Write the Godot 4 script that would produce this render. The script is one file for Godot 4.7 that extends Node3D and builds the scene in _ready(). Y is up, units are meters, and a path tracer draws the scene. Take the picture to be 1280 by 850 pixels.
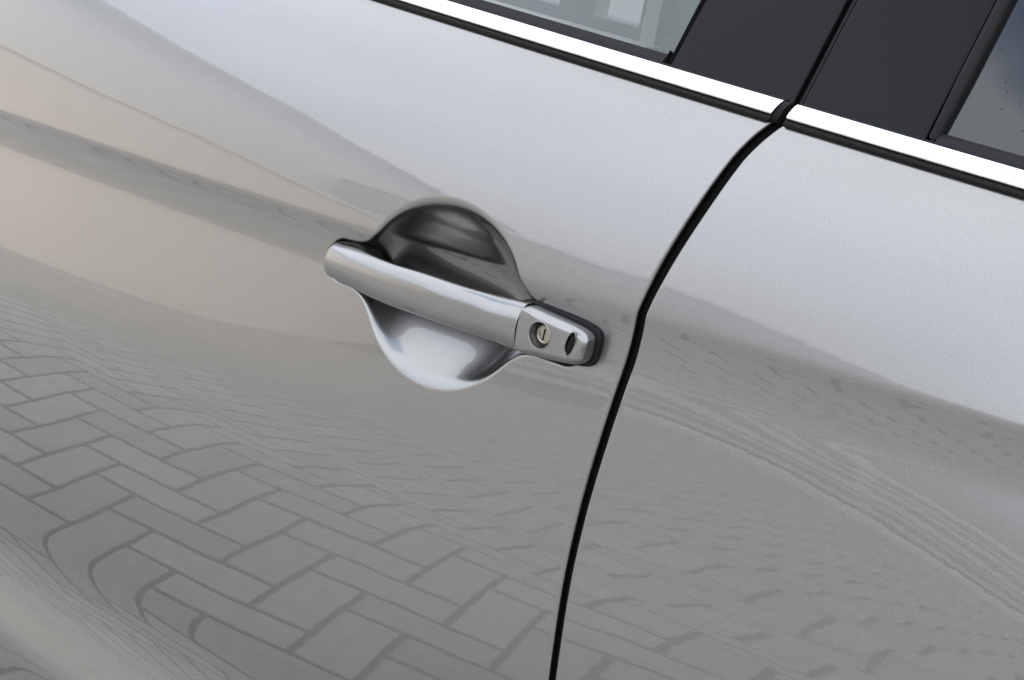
extends Node3D
# Close-up of the side of a silver car: front door with its handle, the shut line, the rear door, chrome belt trim, black pillar covers and glass.
# Car axes: +x towards the rear, y up, +z out of the door towards the viewer.

var NAMES := {}
var PROFILE := PackedFloat32Array()          # door section z over height above the shoulder crease, 1 mm steps
const P0 := -0.62
var peel := FastNoiseLite.new()
var peel2 := FastNoiseLite.new()
var ripple := FastNoiseLite.new()
var M := {}

# ------------------------------------------------------------------ helpers
func numbered(n: String) -> String:
	if not NAMES.has(n):
		NAMES[n] = 0
		return n
	NAMES[n] += 1
	return "%s_%03d" % [n, NAMES[n]]

func tag(o: Node, label: String, category: String, group := "") -> void:
	o.set_meta("label", label)
	o.set_meta("category", category)
	if group != "":
		o.set_meta("group", group)

func thing(called: String, label: String, category: String, at := Vector3.ZERO, group := "") -> Node3D:
	var o := Node3D.new()
	o.name = numbered(called)
	o.position = at
	add_child(o, true)
	tag(o, label, category, group)
	return o

func put(called: String, mesh: Mesh, mat: Material, parent: Node) -> MeshInstance3D:
	var o := MeshInstance3D.new()
	o.name = called
	o.mesh = mesh
	o.material_override = mat
	parent.add_child(o, true)
	return o

func lerp_table(t: Array, x: float) -> float:
	if x <= t[0][0]:
		return t[0][1]
	for i in range(1, t.size()):
		if x <= t[i][0]:
			var a: float = t[i - 1][0]
			var b: float = t[i][0]
			return lerpf(t[i - 1][1], t[i][1], (x - a) / (b - a))
	return t[t.size() - 1][1]

func spline_table(t: Array, x: float) -> float:      # Catmull-Rom through (x, value) pairs
	var n := t.size()
	if x <= t[0][0]:
		var s0: float = (t[1][1] - t[0][1]) / (t[1][0] - t[0][0])
		return t[0][1] + s0 * (x - t[0][0])
	if x >= t[n - 1][0]:
		var s1: float = (t[n - 1][1] - t[n - 2][1]) / (t[n - 1][0] - t[n - 2][0])
		return t[n - 1][1] + s1 * (x - t[n - 1][0])
	var i := 1
	while x > t[i][0]:
		i += 1
	var x0: float = t[i - 1][0]
	var x1: float = t[i][0]
	var y0: float = t[i - 1][1]
	var y1: float = t[i][1]
	var h := x1 - x0
	var m0: float = (y1 - y0) / h
	var m1 := m0
	if i > 1:
		m0 = (y1 - t[i - 2][1]) / (x1 - t[i - 2][0])
	if i < n - 1:
		m1 = (t[i + 1][1] - y0) / (t[i + 1][0] - x0)
	var u := (x - x0) / h
	var u2 := u * u
	var u3 := u2 * u
	return (2 * u3 - 3 * u2 + 1) * y0 + (u3 - 2 * u2 + u) * h * m0 + (-2 * u3 + 3 * u2) * y1 + (u3 - u2) * h * m1

# a sheet of nr rows by nc columns of points with smooth normals; the normal is row-step x column-step, times flip
func sheet(p: PackedVector3Array, nr: int, nc: int, flip := 1.0, wrap := false, bumpy := 0.0) -> ArrayMesh:
	var nrm := PackedVector3Array()
	nrm.resize(nr * nc)
	for r in nr:
		var ra := maxi(r - 1, 0) * nc
		var rb := mini(r + 1, nr - 1) * nc
		for c in nc:
			var ca := c - 1
			var cb := c + 1
			if wrap:
				ca = (ca + nc) % nc
				cb = cb % nc
			else:
				ca = maxi(ca, 0)
				cb = mini(cb, nc - 1)
			var dr := p[rb + c] - p[ra + c]
			var dc := p[r * nc + cb] - p[r * nc + ca]
			var n := dr.cross(dc) * flip
			if n.length_squared() < 1e-20:
				n = Vector3(0, 0, 1)
			n = n.normalized()
			if bumpy > 0.0:
				var q := p[r * nc + c]
				n = (n + Vector3(peel.get_noise_3d(q.x, q.y, q.z), peel2.get_noise_3d(q.x, q.y, q.z), 0.0) * bumpy + Vector3(0, ripple.get_noise_2d(q.x * .5, q.y), 0) * .0022).normalized()
			nrm[r * nc + c] = n
	var idx := PackedInt32Array()
	var last := nc if wrap else nc - 1
	for r in nr - 1:
		for c in last:
			var a := r * nc + c
			var b := r * nc + (c + 1) % nc
			var d := a + nc
			var e := b + nc
			if flip > 0:
				idx.append_array([a, b, e, a, e, d])
			else:
				idx.append_array([a, e, b, a, d, e])
	var arr := []
	arr.resize(Mesh.ARRAY_MAX)
	arr[Mesh.ARRAY_VERTEX] = p
	arr[Mesh.ARRAY_NORMAL] = nrm
	arr[Mesh.ARRAY_INDEX] = idx
	var am := ArrayMesh.new()
	am.add_surface_from_arrays(Mesh.PRIMITIVE_TRIANGLES, arr)
	return am

# extrude a closed outline (in planes across the x axis, given as offsets from frame points) : rows are stations
func add_quad(st: SurfaceTool, a: Vector3, b: Vector3, c: Vector3, d: Vector3) -> void:   # a b c d clockwise seen from the front
	for v in [a, b, c, a, c, d]:
		st.add_vertex(v)

func box_st(st: SurfaceTool, lo: Vector3, hi: Vector3) -> void:
	var x0 := lo.x
	var y0 := lo.y
	var z0 := lo.z
	var x1 := hi.x
	var y1 := hi.y
	var z1 := hi.z
	add_quad(st, Vector3(x0, y1, z1), Vector3(x1, y1, z1), Vector3(x1, y0, z1), Vector3(x0, y0, z1))
	add_quad(st, Vector3(x1, y1, z0), Vector3(x0, y1, z0), Vector3(x0, y0, z0), Vector3(x1, y0, z0))
	add_quad(st, Vector3(x0, y1, z0), Vector3(x1, y1, z0), Vector3(x1, y1, z1), Vector3(x0, y1, z1))
	add_quad(st, Vector3(x0, y0, z1), Vector3(x1, y0, z1), Vector3(x1, y0, z0), Vector3(x0, y0, z0))
	add_quad(st, Vector3(x1, y1, z1), Vector3(x1, y1, z0), Vector3(x1, y0, z0), Vector3(x1, y0, z1))
	add_quad(st, Vector3(x0, y1, z0), Vector3(x0, y1, z1), Vector3(x0, y0, z1), Vector3(x0, y0, z0))

func flat_mesh(st: SurfaceTool) -> ArrayMesh:
	st.generate_normals()
	return st.commit()

func begin() -> SurfaceTool:
	var st := SurfaceTool.new()
	st.begin(Mesh.PRIMITIVE_TRIANGLES)
	st.set_smooth_group(-1)
	return st

func boxes(list: Array) -> ArrayMesh:
	var st := begin()
	for b in list:
		box_st(st, b[0], b[1])
	return flat_mesh(st)

# lathe round +z : profile of (radius, z), scaled in x by sx
func lathe(prof: Array, seg := 48, sx := 1.0) -> ArrayMesh:
	var p := PackedVector3Array()
	for q in prof:
		for k in seg:
			var a := TAU * k / seg
			p.append(Vector3(cos(a) * q.x * sx, sin(a) * q.x, q.y))
	return sheet(p, prof.size(), seg, 1.0, true)

func noise_tex(freq: float, seed_: int, size: int, ramp: Gradient = null, as_normal := false, strength := 8.0, oct := 4) -> NoiseTexture2D:
	var n := FastNoiseLite.new()
	n.seed = seed_
	n.frequency = freq
	n.fractal_octaves = oct
	var t := NoiseTexture2D.new()
	t.width = size
	t.height = size
	t.seamless = true
	t.noise = n
	t.as_normal_map = as_normal
	t.bump_strength = strength
	if ramp:
		t.color_ramp = ramp
	return t

func ramp2(a: Color, b: Color) -> Gradient:
	var g := Gradient.new()
	g.set_color(0, a)
	g.set_color(1, b)
	return g

func lin(r: float, g: float, b: float) -> Color:
	return Color(r, g, b).linear_to_srgb()

func mat(called: String, c: Color, rough: float, metal := 0.0) -> StandardMaterial3D:
	var m := StandardMaterial3D.new()
	m.resource_name = called
	m.albedo_color = c
	m.roughness = rough
	m.metallic = metal
	M[called] = m
	return m

# ------------------------------------------------------------------ the car's side
const TILT := [   # degrees the panel leans back, over height above the crease
	[-.62, -4.0], [-.55, -3.0], [-.49, 0.0], [-.475, 8.0], [-.462, 17.0], [-.445, 17.0], [-.42, 10.0], [-.40, 3.0], [-.385, -4.0], [-.372, -7.5], [-.36, -8.4], [-.32, -5.7], [-.28, -4.0],
	[-.25, -2.6], [-.22, -1.6], [-.19, -.2], [-.16, 3.6], [-.13, 7.8], [-.115, 10.0], [-.10, 11.5], [-.08, 12.0], [-.05, 11.8], [-.040, 11.2], [-.034, 8.5], [-.029, 3.0], [-.014, -5.0], [-.007, -10.5], [-.002, -11.0],
	[.001, 4.0], [.003, 10.0], [.010, 11.0], [.03, 12.0], [.07, 15.5], [.11, 21.0], [.15, 27.0], [.20, 33.0], [.3, 35.0]]

func build_profile() -> void:
	var raw := PackedFloat32Array()
	var n := 941
	for i in n:
		raw.append(lerp_table(TILT, P0 + i * .001))
	var t := PackedFloat32Array()
	for i in n:
		var w := 0.0
		var s := 0.0
		var wide := 9 if i < 570 else 3
		for k in range(-wide, wide + 1):
			var g := exp(-k * k * 4.0 / (wide * wide))
			s += g * raw[clampi(i + k, 0, n - 1)]
			w += g
		t.append(s / w)
	PROFILE.resize(n)
	var z := 0.0
	for i in n:
		z -= tan(deg_to_rad(t[i])) * .001
		PROFILE[i] = z
	var z0 := PROFILE[620]
	for i in n:
		PROFILE[i] -= z0

func panel_z(x: float, y: float) -> float:
	var s := y - (.983 + .075 * x)
	var f := clampf((s - P0) * 1000.0, 0.0, 938.99)
	var i := int(f)
	var u := f - i
	# quadratic-smooth lookup
	var a := PROFILE[maxi(i - 1, 0)]
	var b := PROFILE[i]
	var c := PROFILE[i + 1]
	var d := PROFILE[i + 2]
	var z := b + .5 * u * (c - a + u * (2 * a - 5 * b + 4 * c - d + u * (3 * (b - c) + d - a)))
	z -= x * x / 16.0
	if s < -.02:
		var e := x + .35
		z -= .20 * .5 * (e + sqrt(e * e + .01)) * .07 * smoothstep(.02, .16, -s)
	if x > .14:                                         # the rear door swells out towards the wheel arch
		z += .14 * (x - .14) * (x - .14) * smoothstep(.05, -.15, s)
	return z

var FLOOR := PackedFloat32Array()            # depth of the finger recess over height, half millimetre steps from y = .88

func build_floor() -> void:
	var t := [[-.080, .0005], [-.062, .0040], [-.05, .0082], [-.04, .0118], [-.03, .0148], [-.02, .0172], [-.01, .0192], [0.0, .0208], [.006, .0214], [.012, .0213], [.02, .0202], [.03, .0176], [.04, .0142], [.048, .0114], [.062, .0086], [.08, .007]]
	for i in 300:
		FLOOR.append(spline_table(t, .88 + i * .0005 - .9545))

func bowl_depth(x: float, y: float) -> float:
	if x < -.17 or x > .15 or y < .86 or y > 1.05:
		return 0.0
	var ex := (x + .019) / .0745
	var ey := (y - .9545) / .0620
	var d1 := (sqrt(ex * ex + ey * ey) - 1.0) * .067
	var ax := -.1195
	var ay := .9462
	var bx := .0935
	var by := .9585
	var h := clampf(((x - ax) * (bx - ax) + (y - ay) * (by - ay)) / ((bx - ax) * (bx - ax) + (by - ay) * (by - ay)), 0, 1)
	var qx := x - lerpf(ax, bx, h)
	var qy := y - lerpf(ay, by, h)
	var d2 := sqrt(qx * qx + qy * qy) - lerpf(.0152, .0158, h)
	var k := .018
	var m := clampf(.5 + .5 * (d2 - d1) / k, 0, 1)
	var d := lerpf(d2, d1, m) - k * m * (1 - m)
	var u := maxf(0.0, 1.0 + d / .065)
	var up := smoothstep(-.020, .020, y - .9545)
	var dep := FLOOR[clampi(int((y - .88) * 2000.0), 0, 298)]
	dep = lerpf(dep, FLOOR[clampi(int((y - .88) * 2000.0) + 1, 0, 299)], fposmod((y - .88) * 2000.0, 1.0)) * (1.0 - pow(u, lerpf(9.0, 8.0, up)))
	k = lerpf(.004, .004, up)
	var g := maxf(k - absf(dep), 0) / k
	return maxf(dep, 0) + g * g * k * .25

const GAP_F := [[.7363, .1426], [.7968, .1396], [.8468, .1382], [.8819, .1380], [.9133, .1384], [.9437, .1392], [.9669, .1402], [.9860, .1415], [1.0040, .1435], [1.0310, .1484], [1.0650, .1572], [1.0986, .1675], [1.1142, .1748], [1.1242, .1816], [1.1294, .1857], [1.1345, .1905]]
const GAP_R := [[.7388, .1476], [.7993, .1446], [.8490, .1433], [.8841, .1434], [.9154, .1441], [.9459, .1452], [.9691, .1464], [.9870, .1477], [1.0060, .1498], [1.0335, .1557], [1.0674, .1651], [1.1004, .1752], [1.1131, .1813], [1.1194, .1852], [1.1252, .1891], [1.1292, .1927]]

func door(front: bool) -> ArrayMesh:
	var ys := PackedFloat32Array()
	var y := .34
	while y < 1.1385:
		ys.append(y)
		y += .001 if (y > .875 and y < 1.03) else .0022
	var ws := PackedFloat32Array()
	var r := .0021
	var w := .0
	while w < 1.02:
		ws.append(w)
		if front:
			w += .0015 if w < .006 else (.0011 if w < .315 else .004)
		else:
			w += .0015 if w < .03 else .0022 if w < .35 else .006
	var hems := [[-1.0, -.013], [-1.0, -.006]]         # flange, then the rounded hem
	for i in 6:
		var a := PI / 2 * (1.0 - i / 6.0)
		hems.append([-sin(a), -r + r * cos(a)])
	var nh := hems.size()
	var nc := nh + ws.size()
	var p := PackedVector3Array()
	p.resize(nc * (ys.size() + 3))
	var at := 0
	var dir := -1.0 if front else 1.0
	for ri in ys.size() + 3:
		var yy: float = ys[mini(ri, ys.size() - 1)]
		var back := 0.0
		if ri >= ys.size():                               # the top edge folds in behind the trim
			var e := ri - ys.size() + 1
			yy += .0012 * e
			back = [.001, .004, .02][e - 1]
		var edge := spline_table(GAP_F if front else GAP_R, yy) + dir * r
		for c in nc:
			var x: float
			var dz := -back
			if c < nh:
				x = edge + dir * r * hems[c][0]
				dz += hems[c][1]
			else:
				x = edge + dir * ws[c - nh]
			var z := panel_z(x, yy) + dz
			if front:
				z -= bowl_depth(x, yy)
			p[at] = Vector3(x, yy, z)
			at += 1
	return sheet(p, ys.size() + 3, nc, -1.0 if not front else 1.0, false, .0021)

# belt plane: origin, up along the glass, out of the glass
const BT := 28.0
func belt(x: float, t: float, n: float) -> Vector3:
	var a := deg_to_rad(BT)
	return Vector3(x, 1.129, panel_z(x, 1.129) + .0006) + Vector3(0, cos(a), -sin(a)) * t + Vector3(0, sin(a), cos(a)) * n

# a strip along x: outline of (t, n) swept over stations; skew shifts x with t
func belt_strip(x0: float, x1: float, outline: Array, skew0 := 0.0, skew1 := 0.0, seg := 24) -> ArrayMesh:
	var p := PackedVector3Array()
	for i in seg + 1:
		for q in outline:
			var x: float = lerpf(x0 + skew0 * q.x, x1 + skew1 * q.x, float(i) / seg)
			p.append(belt(x, q.x, q.y))
	var me := sheet(p, seg + 1, outline.size(), 1.0, true)
	# end caps
	var st := begin()
	for e in [0, seg]:
		var o: int = e * outline.size()
		var mid := Vector3.ZERO
		for k in outline.size():
			mid += p[o + k]
		mid /= outline.size()
		for k in outline.size():
			var a := p[o + k]
			var b := p[o + (k + 1) % outline.size()]
			if e == 0:
				st.add_vertex(mid); st.add_vertex(a); st.add_vertex(b)
			else:
				st.add_vertex(mid); st.add_vertex(b); st.add_vertex(a)
	st.generate_normals()
	st.commit(me)
	return me

# plate in the belt plane: corners (x, t) in order, between n0 (back) and n1 (front), with a small rounded edge
func belt_plate(x0b: float, x1b: float, x0t: float, x1t: float, t0: float, t1: float, n1: float, thick: float, bevel := .0008) -> ArrayMesh:
	var xs := [[0.0, -thick], [0.0, -bevel], [.3 * bevel, -.3 * bevel], [bevel, 0.0]]
	var nu := 20
	var cols := []
	for q in xs:
		cols.append([0, q[0], q[1]])
	for i in range(1, nu):
		cols.append([float(i) / nu, 0.0, 0.0])
	for q in [xs[3], xs[2], xs[1], xs[0]]:
		cols.append([1, -q[0], q[1]])
	var p := PackedVector3Array()
	var nr := 22
	for r in nr:
		var v := float(r) / (nr - 1)
		var t := lerpf(t0, t1, v)
		for c in cols:
			var x: float = lerpf(lerpf(x0b, x0t, v), lerpf(x1b, x1t, v), c[0]) + c[1]
			p.append(belt(x, t, n1 + c[2]))
	return sheet(p, nr, cols.size(), -1.0)

# a tube-like bar following (x, t) from bottom to top with half-oval section
func belt_bar(x0: float, t0: float, x1: float, t1: float, half: float, n_base: float, n_top: float) -> ArrayMesh:
	var p := PackedVector3Array()
	var seg := 14
	var nr := 16
	for r in nr:
		var v := float(r) / (nr - 1)
		var close := 1.0
		if r == 0:
			close = .05
		elif r == 1:
			close = .8
			v = .012
		for k in seg:
			var a := TAU * k / seg
			p.append(belt(lerpf(x0, x1, v) + cos(a) * half * close, lerpf(t0, t1, v), n_base + (n_top - n_base) * sin(a) * close))
	return sheet(p, nr, seg, -1.0, true)

# ------------------------------------------------------------------ the handle
const HY := [[-.135, .9445], [-.10, .9484], [-.05, .9519], [-.02, .9546], [.022, .9568], [.050, .9573], [.0613, .9576], [.07, .9580]]
const HH := [[-.135, .0122], [-.10, .0140], [-.05, .0147], [-.02, .0150], [.022, .0150], [.040, .0155], [.053, .0165], [.0613, .0169], [.07, .0169]]
const HF := [[-.135, .0060], [-.120, .0112], [-.10, .0165], [-.07, .0208], [-.03, .0230], [.005, .0228], [.035, .0180], [.052, .0142], [.0613, .0127], [.07, .0118]]
const HB := [[-.135, -.006], [-.10, -.004], [-.085, .002], [-.06, .0085], [-.03, .0105], [.005, .0103], [.025, .0075], [.042, -.001], [.0613, -.007]]

func super_section(p: PackedVector3Array, x: float, yc: float, hh: float, zf: float, zb: float, seg: int, e := 2.9) -> void:
	var zc := (zf + zb) * .5
	var ht := (zf - zb) * .5
	# corner rounding of the same size along y and z: superellipse on a clipped box
	var rr := minf(minf(hh, ht) * .98, .0072)
	for k in seg:
		var a := TAU * (k + .5) / seg
		var c := cos(a)
		var s := sin(a)
		var q := pow(pow(absf(c), e) + pow(absf(s), e), -1.0 / e)
		var yy := c * q
		var zz := s * q
		# crown: the front face bulges a little
		var crown := (1.0 - yy * yy) * .0012 if s > 0 else 0.0
		p.append(Vector3(x, yc + yy * (hh - rr) + c * rr * .999, zc + zz * (ht - rr) + s * rr * .999 + crown))

func grip_mesh(inset := 0.0, back := 0.0, x0 := -.1335, x1 := .0613) -> ArrayMesh:
	var p := PackedVector3Array()
	var seg := 72
	var xs := []
	for i in 14:
		xs.append(x0 + .011 * (1.0 - cos(PI / 2 * i / 14.0)))
	var x := x0 + .011
	while x < x1 - .0006:
		xs.append(x)
		x += .002
	xs.append_array([x1 - .0006, x1 - .0002, x1, x1])
	var n := xs.size()
	for i in n:
		x = xs[i]
		var hh := spline_table(HH, x) - inset
		var zf := spline_table(HF, x) - back
		var zb := spline_table(HB, x) + (0.0 if back == 0.0 else -.0078)
		if x < x0 + .011:
			var u := 1.0 - (x - x0) / .011
			var f := sqrt(maxf(0.0, 1.0 - u * u))
			hh *= .04 + .96 * f
			zf = lerpf(zb + .002, zf, .25 + .75 * f)
		if i == n - 3:
			hh -= .00012
			zf -= .00012
		elif i == n - 2:
			hh -= .0005
			zf -= .0005
		elif i == n - 1:
			hh = .001
			zf = zb + .002
		super_section(p, x, spline_table(HY, x), hh, zf, zb, seg)
	return sheet(p, n, seg, -1.0, true)

const KEY := Vector2(.0814, .9598)
const PLUG := Vector2(.1066, .9626)

func cap_height(x: float, y: float) -> float:
	var zf := .0124 - .0006 * (x - .062) / .055
	zf += .0021 * (1.0 - pow((y - .9585) / .016, 2)) - .0009
	return zf

func cap_edge(a: float) -> Vector2:
	# rounded block: x from the seam to the end, slightly tapering
	var xc := .0897
	var hx := .0278
	var c := cos(a)
	var s := sin(a)
	var e := 4.4 if c > 0 else 14.0
	var q := pow(pow(absf(c), e) + pow(absf(s), e), -1.0 / e)
	var x := xc + hx * c * q
	var hy := lerpf(.0168, .0119, clampf((x - .062) / .0555, 0, 1))
	var yc := lerpf(.9575, .9616, clampf((x - .062) / .0555, 0, 1))
	return Vector2(x, yc + hy * s * q)

func cap_mesh() -> ArrayMesh:
	var seg := 240
	var p := PackedVector3Array()
	var center := Vector2(.0893, .9596)
	var rows := []
	for i in 80:
		rows.append((i + .02) / 80.0 * .80)
	for i in 40:
		rows.append(.80 + .2 * sin(PI / 2 * i / 39.0))
	var nrow := rows.size()
	for i in nrow + 3:
		for k in seg:
			var a := TAU * k / seg
			var e := cap_edge(a)
			var q: float = rows[mini(i, nrow - 1)]
			var v := center.lerp(e, q)
			var tg := (cap_edge(a + .01) - cap_edge(a - .01)).normalized()
			var nn := Vector2(tg.y, -tg.x)
			var d := maxf(0.0, (e - v).dot(nn))
			var ra := lerpf(.0052, .0007, smoothstep(-.80, -.98, nn.x))
			var f := maxf(0.0, 1.0 - d / ra)
			var z := cap_height(v.x, v.y) - ra * (1.0 - sqrt(maxf(0.0, 1.0 - f * f)))
			var kd := Vector2(v.x, v.y).distance_to(KEY)
			z -= .0090 * smoothstep(.0090, .0084, kd)
			var pr := Vector2((v.x - PLUG.x - .12 * (v.y - PLUG.y)) / .0033, (v.y - PLUG.y) / .0084).length()
			z -= .0022 * smoothstep(1.0, .9, pr)
			if i >= nrow:
				z = lerpf(z, -.008, [.15, .6, 1.0][i - nrow])
			p.append(Vector3(v.x, v.y, z))
	return sheet(p, nrow + 3, seg, 1.0, true)

func rounded_slab(xa: float, xb: float, ra: float, rb: float, ya: float, yb: float, z0: float, z1: float, ex: float) -> ArrayMesh:
	# a rubber gasket: rounded block between two ends, its face at z1
	var p := PackedVector3Array()
	var seg := 120
	var prof := [[0.0, z1], [.9, z1], [.97, z1 - .0003], [1.0, z1 - .0014], [1.0, z0]]
	var xc := (xa + xb) * .5
	var hx := (xb - xa) * .5
	for q in prof:
		for k in seg:
			var a := TAU * k / seg
			var c := cos(a)
			var s := sin(a)
			var w := pow(pow(absf(c), ex) + pow(absf(s), ex), -1.0 / ex)
			var x: float = xc + hx * c * w
			var u := (x - xa) / (xb - xa)
			p.append(Vector3(lerpf(xc, x, maxf(q[0], .01)), lerpf(ya, yb, u) + lerpf(ra, rb, u) * s * w * maxf(q[0], .01), q[1]))
	return sheet(p, prof.size(), seg, 1.0, true)

# ------------------------------------------------------------------ scene
func _ready() -> void:
	# camera, sky, sun, exposure
	var cam := Camera3D.new()
	cam.name = "camera"
	cam.fov = 22.882
	cam.near = .05
	cam.far = 2000.0
	var bx := Vector3(.73918678, .18247155, -.64831092)
	var by := Vector3(-.32705439, .93873474, -.10868535)
	cam.transform = Transform3D(Basis(bx, by, bx.cross(by)).orthonormalized(), Vector3(.71054957, 1.27215982, .84591914))
	add_child(cam)
	cam.current = true
	var env := Environment.new()
	env.background_mode = Environment.BG_SKY
	env.tonemap_mode = Environment.TONE_MAPPER_LINEAR
	env.tonemap_exposure = 2.7
	env.sdfgi_enabled = true
	env.ssao_enabled = true
	env.ssil_enabled = true
	var sky := Sky.new()
	var pano := PanoramaSkyMaterial.new()
	pano.panorama = sky_picture()
	sky.sky_material = pano
	env.sky = sky
	var we := WorldEnvironment.new()
	we.name = "world_environment"
	we.environment = env
	add_child(we)
	var sun := DirectionalLight3D.new()
	sun.name = "sun"
	sun.light_color = Color(1.0, .965, .91)
	sun.light_energy = .6
	sun.light_angular_distance = 24.0
	sun.shadow_enabled = true
	sun.rotation_degrees = Vector3(-36, 122, 0)
	add_child(sun)

	peel.seed = 5
	peel.frequency = 210.0
	peel.fractal_octaves = 2
	peel2.seed = 9
	peel2.frequency = 210.0
	peel2.fractal_octaves = 2
	ripple.seed = 2
	ripple.frequency = 14.0
	ripple.fractal_octaves = 2
	build_profile()
	build_floor()
	materials()
	surroundings()
	build_car()

func sky_picture() -> ImageTexture:
	var w := 1536
	var h := 768
	var im := Image.create(w, h, false, Image.FORMAT_RGBF)
	var n := FastNoiseLite.new()
	n.seed = 21
	n.frequency = 1.5
	n.fractal_octaves = 5
	var n2 := FastNoiseLite.new()
	n2.seed = 4
	n2.frequency = .8
	n2.fractal_octaves = 3
	for j in h:
		var el := PI / 2 - PI * (j + .5) / h
		var ce := cos(el)
		var se := sin(el)
		for i in w:
			var az := TAU * (i + .5) / w
			var d := Vector3(sin(az) * ce, se * 1.6, -cos(az) * ce)
			var c := n.get_noise_3dv(d * 1.3) * .6 + n2.get_noise_3dv(d) * .7
			var cloud := smoothstep(-.35, .25, c)
			var shade := .93 + .16 * n.get_noise_3dv(d * 2.1 + Vector3(7, 3, 1))
			var blue := Vector3(.72, .84, 1.08)
			var white := Vector3(1.14, 1.175, 1.26) * shade
			var v := blue.lerp(white, .45 + .55 * cloud)
			var gd := Vector3(-sin(deg_to_rad(35)) * cos(deg_to_rad(57)), sin(deg_to_rad(57)), cos(deg_to_rad(35)) * cos(deg_to_rad(57)))
			var dd := Vector3(sin(az) * ce, se, -cos(az) * ce)
			var gap := dd.angle_to(gd) + .05 * n.get_noise_3dv(d * 2.3)
			v = v.lerp(Vector3(1.32, 1.35, 1.42), .7 * smoothstep(.36, .22, gap))
			v = v.lerp(Vector3(.42, .56, .80), smoothstep(.225, .195, gap))
			var low := smoothstep(.25, 0.0, se)
			v = v.lerp(Vector3(1.02, 1.0, .97), low * .7)
			im.set_pixel(i, j, Color(v.x, v.y, v.z))
	return ImageTexture.create_from_image(im)

const PAVER_TONES := [.32, .36, .40, .34, .375]

func materials() -> void:
	var paint := mat("silver_paint", Color.WHITE, .30, 1.0)
	paint.albedo_texture = noise_tex(.45, 3, 1024, ramp2(lin(.15, .149, .146), lin(.235, .233, .228)), false, 1.0, 2)
	paint.clearcoat_enabled = true
	paint.clearcoat = 1.0
	paint.clearcoat_roughness = .02
	paint.uv1_triplanar = true
	paint.uv1_world_triplanar = true
	paint.uv1_scale = Vector3.ONE * 1.9
	mat("chrome", lin(.86, .86, .86), .06, 1.0)
	mat("rubber", lin(.006, .006, .006), .5).metallic_specular = .25
	mat("dark_rubber", lin(.003, .003, .003), .8).metallic_specular = .15
	var cover := mat("pillar_film", lin(.006, .006, .0063), .32)
	cover.metallic_specular = .22
	cover.roughness_texture = noise_tex(.004, 8, 512, ramp2(Color(.55, .55, .55), Color(1, 1, 1)))
	cover.uv1_triplanar = true
	cover.uv1_scale = Vector3.ONE * 3.0
	mat("steel", lin(.27, .25, .215), .28, 1.0)
	mat("plug", lin(.003, .003, .003), .3).metallic_specular = .25
	var g := mat("glass", Color(lin(.045, .065, .06), .64), .02)
	g.transparency = BaseMaterial3D.TRANSPARENCY_ALPHA
	var t := mat("tinted_glass", Color(lin(.006, .008, .010), .93), .02)
	t.transparency = BaseMaterial3D.TRANSPARENCY_ALPHA
	t.metallic_specular = .5
	mat("liner", lin(.10, .10, .105), .8)
	mat("sweep_rubber", lin(.010, .010, .011), .6).metallic_specular = .25
	mat("seat_cloth", lin(.22, .22, .21), .9)
	mat("trim_plastic", lin(.30, .30, .29), .6)
	var pave := []
	for k in 5:
		var v: float = PAVER_TONES[k]
		var m := mat("paver_%d" % k, Color.WHITE, .9)
		m.albedo_texture = noise_tex(.03, 30 + k, 256, ramp2(lin(v * .84, v * .81, v * .745), lin(v * 1.18, v * 1.14, v * 1.055)))
		m.uv1_triplanar = true
		m.uv1_world_triplanar = true
		m.uv1_scale = Vector3.ONE * 2.2
		pave.append(m)
	M["pave"] = pave
	var farp := mat("paver_far", Color.WHITE, .9)
	farp.vertex_color_use_as_albedo = true
	farp.albedo_texture = noise_tex(.03, 36, 256, ramp2(lin(.84, .84, .84), lin(1, 1, 1)))
	farp.uv1_triplanar = true
	farp.uv1_world_triplanar = true
	farp.uv1_scale = Vector3.ONE * 2.2
	mat("joint_sand", lin(.05, .049, .045), 1.0)
	var asph := mat("asphalt", Color.WHITE, .9)
	asph.albedo_texture = noise_tex(.05, 44, 512, ramp2(lin(.10, .10, .105), lin(.15, .15, .15)))
	asph.uv1_triplanar = true
	asph.uv1_world_triplanar = true
	asph.uv1_scale = Vector3.ONE * .5
	mat("kerb_stone", lin(.74, .72, .67), .9)
	var ren := mat("render_beige", Color.WHITE, .9)
	ren.albedo_texture = noise_tex(.01, 45, 512, ramp2(lin(.71, .645, .56), lin(.81, .75, .67)))
	ren.uv1_triplanar = true
	ren.uv1_world_triplanar = true
	ren.uv1_scale = Vector3.ONE * .3
	mat("cladding", lin(.78, .79, .80), .7)
	mat("cladding_dark", lin(.30, .30, .305), .8)
	mat("roof_metal", lin(.84, .86, .88), .6)
	mat("hillside", lin(.17, .19, .18), 1.0)

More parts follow.
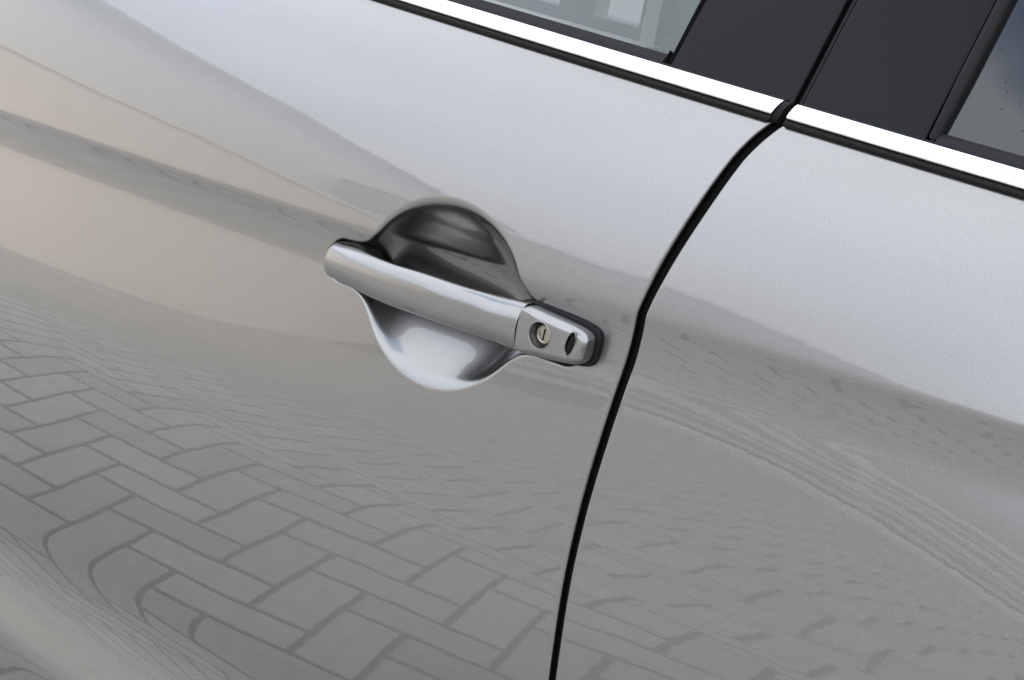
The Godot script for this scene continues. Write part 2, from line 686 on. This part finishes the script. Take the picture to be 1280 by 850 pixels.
func surroundings() -> void:
	var st := begin()
	add_quad(st, Vector3(-900, -.016, -900), Vector3(900, -.016, -900), Vector3(900, -.016, 900), Vector3(-900, -.016, 900))
	var g := put("ground", flat_mesh(st), M.asphalt, self)
	g.set_meta("kind", "structure")
	# block paving in herringbone, turned a little from the car
	var pv := Node3D.new()
	pv.name = "brick_pavement"
	add_child(pv)
	pv.set_meta("kind", "structure")
	pv.set_meta("label", "grey block paving laid in herringbone beside the car")
	put("joint_sand", boxes([[Vector3(-16, -.015, -3), Vector3(3.5, -.0042, 9.3)]]), M.joint_sand, pv)
	var pw := .1265
	var pl := .2895
	var joint := .0158
	var meshes := []
	for k in 3:
		var hx := (pl - joint) * .5
		var hz := (pw - joint) * .5
		var c: float = [.003, .005, .004][k]
		var s2 := begin()
		var top := [Vector3(-hx + c, 0, -hz + c), Vector3(hx - c, 0, -hz + c), Vector3(hx - c, 0, hz - c), Vector3(-hx + c, 0, hz - c)]
		var mid := [Vector3(-hx, -.002, -hz), Vector3(hx, -.002, -hz), Vector3(hx, -.002, hz), Vector3(-hx, -.002, hz)]
		add_quad(s2, top[0], top[1], top[2], top[3])
		for i in 4:
			var j := (i + 1) % 4
			add_quad(s2, mid[i], mid[j], top[j], top[i])
			var lo := Vector3(0, -.011, 0)
			add_quad(s2, mid[i] + lo, mid[j] + lo, mid[j], mid[i])
		meshes.append(flat_mesh(s2))
	var ang := deg_to_rad(17.8)
	var ax := Vector3(cos(ang), 0, sin(ang))
	var az := Vector3(-sin(ang), 0, cos(ang))
	var list := []
	var rng := RandomNumberGenerator.new()
	rng.seed = 7
	for j in range(-40, 40):
		for i in range(-140, 141):
			for along in [true, false]:
				var oa := i * pw + j * (pl + pw) + (pl * .5 if along else pw * .5)
				var ob := -i * pw + j * (pl - pw) + (pl + pw * .5 if along else pl * .5)
				var cen := Vector3(-1.543, 0, .490) + ax * oa + az * ob
				if cen.x < -15 or cen.x > 2.5 or cen.z < -.4 or cen.z > 9.2:
					continue
				var far := Vector2(cen.x + 1.3, cen.z - 1.5).length()
				list.append([far, cen, along, rng.randi() % 5, rng.randf_range(-.0010, .0005), rng.randf_range(-.004, .004), rng.randi() % 3])
	list.sort_custom(func(a, b): return a[0] < b[0])
	var fields := [[], [], [], [], []]
	for i in list.size():
		var q = list[i]
		var t := Transform3D(Basis(Vector3.UP, -ang + (0.0 if q[2] else -PI / 2) + q[5]), q[1] + Vector3(0, q[4], 0))
		if i < 300:
			var o := put("paver", meshes[q[6]], M.pave[q[3]], pv)
			o.transform = t
		else:
			fields[q[3]].append(t)
	var mm := MultiMesh.new()
	mm.transform_format = MultiMesh.TRANSFORM_3D
	mm.use_colors = true
	mm.mesh = meshes[0]
	var total := 0
	for k in 5:
		total += fields[k].size()
	mm.instance_count = total
	var at := 0
	for k in 5:
		for t in fields[k]:
			mm.set_instance_transform(at, t)
			var v: float = PAVER_TONES[k]
			mm.set_instance_color(at, Color(v, v * .965, v * .895))
			at += 1
	var field := MultiMeshInstance3D.new()
	field.name = "paver_field"
	field.multimesh = mm
	field.material_override = M.paver_far
	field.set_meta("kind", "stuff")
	pv.add_child(field, true)
	# beige rendered wall along the edge of the paving
	var wall := thing("garden_wall", "low beige rendered wall along the far edge of the paving", "wall", Vector3(-8.4, 0, 6.6))
	wall.rotation.y = deg_to_rad(70)
	put("wall_face", boxes([[Vector3(-6.5, -.02, -.15), Vector3(6.5, 1.45, .15)]]), M.render_beige, wall)
	put("coping", boxes([[Vector3(-6.55, 1.452, -.19), Vector3(6.55, 1.52, .19)]]), M.kerb_stone, wall)
	# grey shed behind the wall
	var shed := thing("warehouse", "long grey metal clad warehouse behind the beige wall", "warehouse", Vector3(-21, 0, 14))
	shed.rotation.y = deg_to_rad(66)
	var ribs := []
	ribs.append([Vector3(-16, -.02, -6), Vector3(16, 3.6, 6)])
	ribs.append([Vector3(-16.05, -.02, 6), Vector3(16.05, .5, 6.06)])
	put("wall", boxes(ribs), M.cladding, shed)
	st = begin()
	add_quad(st, Vector3(-16.3, 5.4, 0), Vector3(16.3, 5.4, 0), Vector3(16.3, 3.61, 6.4), Vector3(-16.3, 3.61, 6.4))
	add_quad(st, Vector3(16.3, 5.4, 0), Vector3(-16.3, 5.4, 0), Vector3(-16.3, 3.61, -6.4), Vector3(16.3, 3.61, -6.4))
	add_quad(st, Vector3(-16.3, 3.605, -6.4), Vector3(-16.3, 3.605, 6.4), Vector3(16.3, 3.605, 6.4), Vector3(16.3, 3.605, -6.4))
	for e in [-16.0, 16.0]:
		st.add_vertex(Vector3(e, 3.61, -6)); st.add_vertex(Vector3(e, 5.3, 0)); st.add_vertex(Vector3(e, 3.61, 6))
	put("roof", flat_mesh(st), M.roof_metal, shed)
	# pale kerb and a low rail fence across the end of the paving
	var kb := put("kerb", boxes([[Vector3(-5.6, -.02, 9.34), Vector3(14, .10, 9.64)]]), M.kerb_stone, self)
	tag(kb, "pale stone kerb along the far end of the paving", "kerb")
	var fence := thing("rail_fence", "low fence of pale horizontal rails across the yard beyond the kerb", "fence", Vector3(-9.4, 0, 11.0))
	for i in 6:
		var h: float = [.10, .27, .40, .60, .73, .92][i]
		var hw: float = [.035, .02, .05, .03, .02, .045][i]
		put("rail", boxes([[Vector3(0, h - hw, -.03), Vector3(24, h + hw, .03)]]), M.kerb_stone, fence)
	for i in 10:
		put("post", boxes([[Vector3(i * 2.5 - .045, -.02, .034), Vector3(i * 2.5 + .045, 1.0, .12)]]), M.cladding, fence)
	var yard := thing("yard_wall", "grey concrete wall standing behind the pale rail fence", "wall", Vector3(-13.9, 0, 12.6))
	put("wall_face", boxes([[Vector3(0, -.02, -.1), Vector3(30, 2.4, .1)]]), M.cladding_dark, yard)
	put("coping", boxes([[Vector3(-.05, 2.402, -.14), Vector3(30.05, 2.47, .14)]]), M.cladding, yard)
	# low hills
	var p := PackedVector3Array()
	var hn := FastNoiseLite.new()
	hn.seed = 12
	hn.frequency = .02
	var seg := 240
	for r in 5:
		for k in seg:
			var a := TAU * k / seg
			var rad: float = 260.0 + r * 40.0
			var hgt: float = [-.5, 5.0, 10.0, 12.0, 11.0][r] * (1.0 + .7 * hn.get_noise_2d(cos(a) * 120.0, sin(a) * 120.0))
			p.append(Vector3(sin(a) * rad, hgt, cos(a) * rad))
	var hill := put("hills", sheet(p, 5, seg, -1.0, true), M.hillside, self)
	hill.set_meta("kind", "structure")

func build_car() -> void:
	var car := thing("car", "silver car with chrome belt trim and black pillars, seen close at its door handle", "car")
	# doors
	put("front_door", door(true), M.silver_paint, car)
	put("rear_door", door(false), M.silver_paint, car)
	# black seal deep in the shut line
	var p := PackedVector3Array()
	var nr := 90
	for r in nr:
		var y := .34 + (1.1405 - .34) * r / (nr - 1)
		var a := spline_table(GAP_F, y)
		var b := spline_table(GAP_R, y)
		var z := panel_z(a, y) - .0048
		p.append(Vector3(a - .0012, y, z - .004))
		p.append(Vector3(a + .0004, y, z))
		p.append(Vector3((a + b) * .5, y, z + .0004))
		p.append(Vector3(b - .0004, y, z - .0002))
		p.append(Vector3(b + .0012, y, z - .004))
	put("door_gap_seal", sheet(p, nr, 5, -1.0), M.dark_rubber, car)

	# handle
	var hd := Node3D.new()
	hd.name = "door_handle"
	car.add_child(hd)
	put("handle_grip", grip_mesh(), M.silver_paint, hd)
	put("grip_liner", grip_mesh(.0036, .0080, -.100, .0470), M.plug, hd)
	put("handle_cap", cap_mesh(), M.silver_paint, hd)
	put("gasket", rounded_slab(.048, .1202, .0184, .0147, .9576, .9614, -.012, -.0002, 4.6), M.rubber, hd)
	put("gasket", rounded_slab(-.1345, -.090, .0118, .0165, .9470, .9495, -.014, .0016, 2.6), M.rubber, hd)
	var zk := cap_height(KEY.x, KEY.y)
	var ring := put("lock_ring", lathe([Vector2(.0094, -.0006), Vector2(.0093, .0002), Vector2(.0090, .0004), Vector2(.0087, .0001), Vector2(.0084, -.0010), Vector2(.0076, -.0045), Vector2(.0069, -.0062), Vector2(.0058, -.0066), Vector2(.0001, -.0067)]), M.silver_paint, hd)
	ring.position = Vector3(KEY.x, KEY.y, zk)
	var lock := put("lock_cylinder", lathe([Vector2(.0061, -.0066), Vector2(.0061, -.0050), Vector2(.0058, -.0046), Vector2(.0053, -.0047), Vector2(.0051, -.0052), Vector2(.0048, -.0049), Vector2(.0001, -.0048)]), M.steel, hd)
	lock.position = Vector3(KEY.x, KEY.y, zk)
	var slot := put("key_slot", boxes([[Vector3(-.00055, -.0040, -.0050), Vector3(.00055, .0040, -.00465)]]), M.dark_rubber, hd)
	slot.position = lock.position
	slot.rotation.z = deg_to_rad(-3)
	var plug_prof := []
	for i in 9:
		var a := PI / 2 * i / 8.0
		plug_prof.append(Vector2(.0080 * cos(a) + .00005, -.0012 + .0022 * sin(a)))
	var plug := put("slot_plug", lathe(plug_prof, 48, .36), M.plug, hd)
	plug.position = Vector3(PLUG.x, PLUG.y, cap_height(PLUG.x, PLUG.y) - .0010)
	plug.rotation.z = deg_to_rad(-11)
	var rim := put("plug_rim", lathe([Vector2(.0090, -.0009), Vector2(.0089, .0001), Vector2(.0086, .0004), Vector2(.0082, .0002), Vector2(.0079, -.0012)], 48, .40), M.silver_paint, hd)
	rim.position = Vector3(PLUG.x, PLUG.y, cap_height(PLUG.x, PLUG.y))
	rim.rotation.z = deg_to_rad(-11)

	# chrome belt trim
	var sec := [Vector2(.0009, .0), Vector2(.0008, .0040), Vector2(.0011, .0052), Vector2(.0018, .0059), Vector2(.0045, .0065), Vector2(.0070, .0066), Vector2(.0095, .0062), Vector2(.0112, .0054), Vector2(.0119, .0044), Vector2(.0121, .0030), Vector2(.0121, .0)]
	var lip := [Vector2(-.0030, .0), Vector2(-.0034, .0016), Vector2(-.0026, .0031), Vector2(-.0010, .0036), Vector2(.0012, .0034), Vector2(.0016, .0), Vector2(.0, -.004)]
	var edge := [Vector2(.0117, .0), Vector2(.0119, .0036), Vector2(.0127, .0038), Vector2(.0135, .0030), Vector2(.0137, .0)]
	var tf := put("window_trim", belt_strip(-1.0, .1834, sec, 0, .38, 60), M.chrome, car)
	put("rubber_lip", belt_strip(-1.0, .1836, lip, 0, .3, 60), M.rubber, tf)
	put("trim_edge", belt_strip(-1.0, .1834, edge, 0, .38, 60), M.sweep_rubber, tf)
	put("end_plug", belt_strip(.1837, .1885, [Vector2(-.002, -.004), Vector2(-.002, .0022), Vector2(.0015, .0034), Vector2(.0045, .0050), Vector2(.0075, .0055), Vector2(.0105, .0048), Vector2(.0122, .0034), Vector2(.0126, -.004)], .38, .38, 2), M.rubber, tf)
	var tr := put("window_trim", belt_strip(.1945, 1.0, sec, .30, 0, 60), M.chrome, car)
	put("rubber_lip", belt_strip(.1940, 1.0, lip, .30, 0, 60), M.rubber, tr)
	put("trim_edge", belt_strip(.1945, 1.0, edge, .30, 0, 60), M.sweep_rubber, tr)

	# pillar covers and seams above the trim
	put("pillar_cover", belt_plate(.0968, .1918, .0990, .1930, .0080, .34, .0015, .02), M.pillar_film, car)
	put("pillar_seam_seal", belt_plate(.1900, .1985, .1912, .2000, .0060, .34, -.0035, .004), M.dark_rubber, car)
	put("pillar_edge_strip", belt_plate(.1950, .1976, .1962, .1990, .0080, .34, .0004, .01, .0005), M.pillar_film, car)
	put("pillar_cover", belt_plate(.1982, .2815, .1996, .2822, .0080, .34, .0015, .02), M.pillar_film, car)
	# window seals and glass
	put("window_seal", belt_bar(.0955, .0100, .0990, .34, .0021, -.002, .0034), M.dark_rubber, car)
	put("window_seal", belt_bar(.2856, .0125, .2872, .34, .0046, -.002, .0045), M.rubber, car)
	put("window_sweep", belt_strip(-1.0, .0905, [Vector2(.0110, -.006), Vector2(.0110, .0022), Vector2(.0130, .0026), Vector2(.0175, .0016), Vector2(.0210, -.0008), Vector2(.0220, -.0032), Vector2(.0205, -.006)], 0, 0, 40), M.sweep_rubber, car)
	put("sweep_end", belt_bar(.0912, .0100, .0918, .0230, .0016, -.004, .0022), M.dark_rubber, car)
	put("window_sweep", belt_strip(.2885, 1.0, [Vector2(.0110, -.006), Vector2(.0110, .0022), Vector2(.0130, .0026), Vector2(.0175, .0016), Vector2(.0210, -.0008), Vector2(.0220, -.0032), Vector2(.0205, -.006)], 0, 0, 40), M.sweep_rubber, car)
	var fg := put("window_glass", belt_plate(-1.0, .0985, -1.0, .1005, -.02, .34, -.0030, .0035, .0003), M.glass, car)
	fg.set_meta("label", "clear front door glass")
	var rg := put("window_glass", belt_plate(.2840, 1.0, .2850, 1.0, -.02, .34, -.0030, .0035, .0003), M.tinted_glass, car)
	rg.set_meta("label", "dark tinted rear door glass")

	var st := begin()
	var rng := RandomNumberGenerator.new()
	rng.seed = 31
	for i in 46:
		var cx := rng.randf_range(.292, .36)
		var ct := rng.randf_range(.03, .12)
		var r := rng.randf_range(.00018, .00045)
		var rim_pts := []
		for k in 8:
			rim_pts.append(belt(cx + cos(TAU * k / 8) * r, ct + sin(TAU * k / 8) * r, -.0029))
		for k in 8:
			st.add_vertex(belt(cx, ct, -.0026)); st.add_vertex(rim_pts[(k + 1) % 8]); st.add_vertex(rim_pts[k])
	var dirt := put("dirt_specks", flat_mesh(st), M.dark_rubber, car)
	dirt.set_meta("kind", "stuff")

	# rest of the body: roof, floor, sill, far side, so that the cabin is closed as it is in a car
	put("roof", boxes([[Vector3(-1.0, 1.44, -1.45), Vector3(1.2, 1.48, -.20)]]), M.silver_paint, car)
	put("floor", boxes([[Vector3(-1.8, .26, -1.55), Vector3(1.6, .32, -.03)]]), M.liner, car)
	put("sill", boxes([[Vector3(-1.4, .20, -.10), Vector3(1.5, .34, -.005)]]), M.silver_paint, car)
	put("rear_bulkhead", boxes([[Vector3(1.1, .3, -1.5), Vector3(1.14, 1.44, -.1)]]), M.liner, car)
	put("door_lining", boxes([[Vector3(-1.3, .33, -.13), Vector3(1.1, 1.10, -.10)]]), M.liner, car)
	put("dashboard", boxes([[Vector3(-1.8, .6, -1.5), Vector3(-1.35, 1.0, -.1)], [Vector3(-2.4, .3, -1.6), Vector3(-1.8, .98, -.05)]]), M.liner, car)
	var fd := put("far_door", boxes([[Vector3(-1.8, .3, -1.56), Vector3(1.1, .975, -1.50)], [Vector3(-1.17, .975, -1.55), Vector3(-1.09, 1.45, -1.51)], [Vector3(-.99, .975, -1.55), Vector3(1.1, 1.45, -1.51)]]), M.liner, car)
	put("armrest", boxes([[Vector3(-1.5, .93, -1.49), Vector3(-.92, .955, -1.43)]]), M.trim_plastic, fd)
	put("seat_belt", boxes([[Vector3(-.965, .5, -1.49), Vector3(-.935, 1.4, -1.485)]]), M.trim_plastic, car)
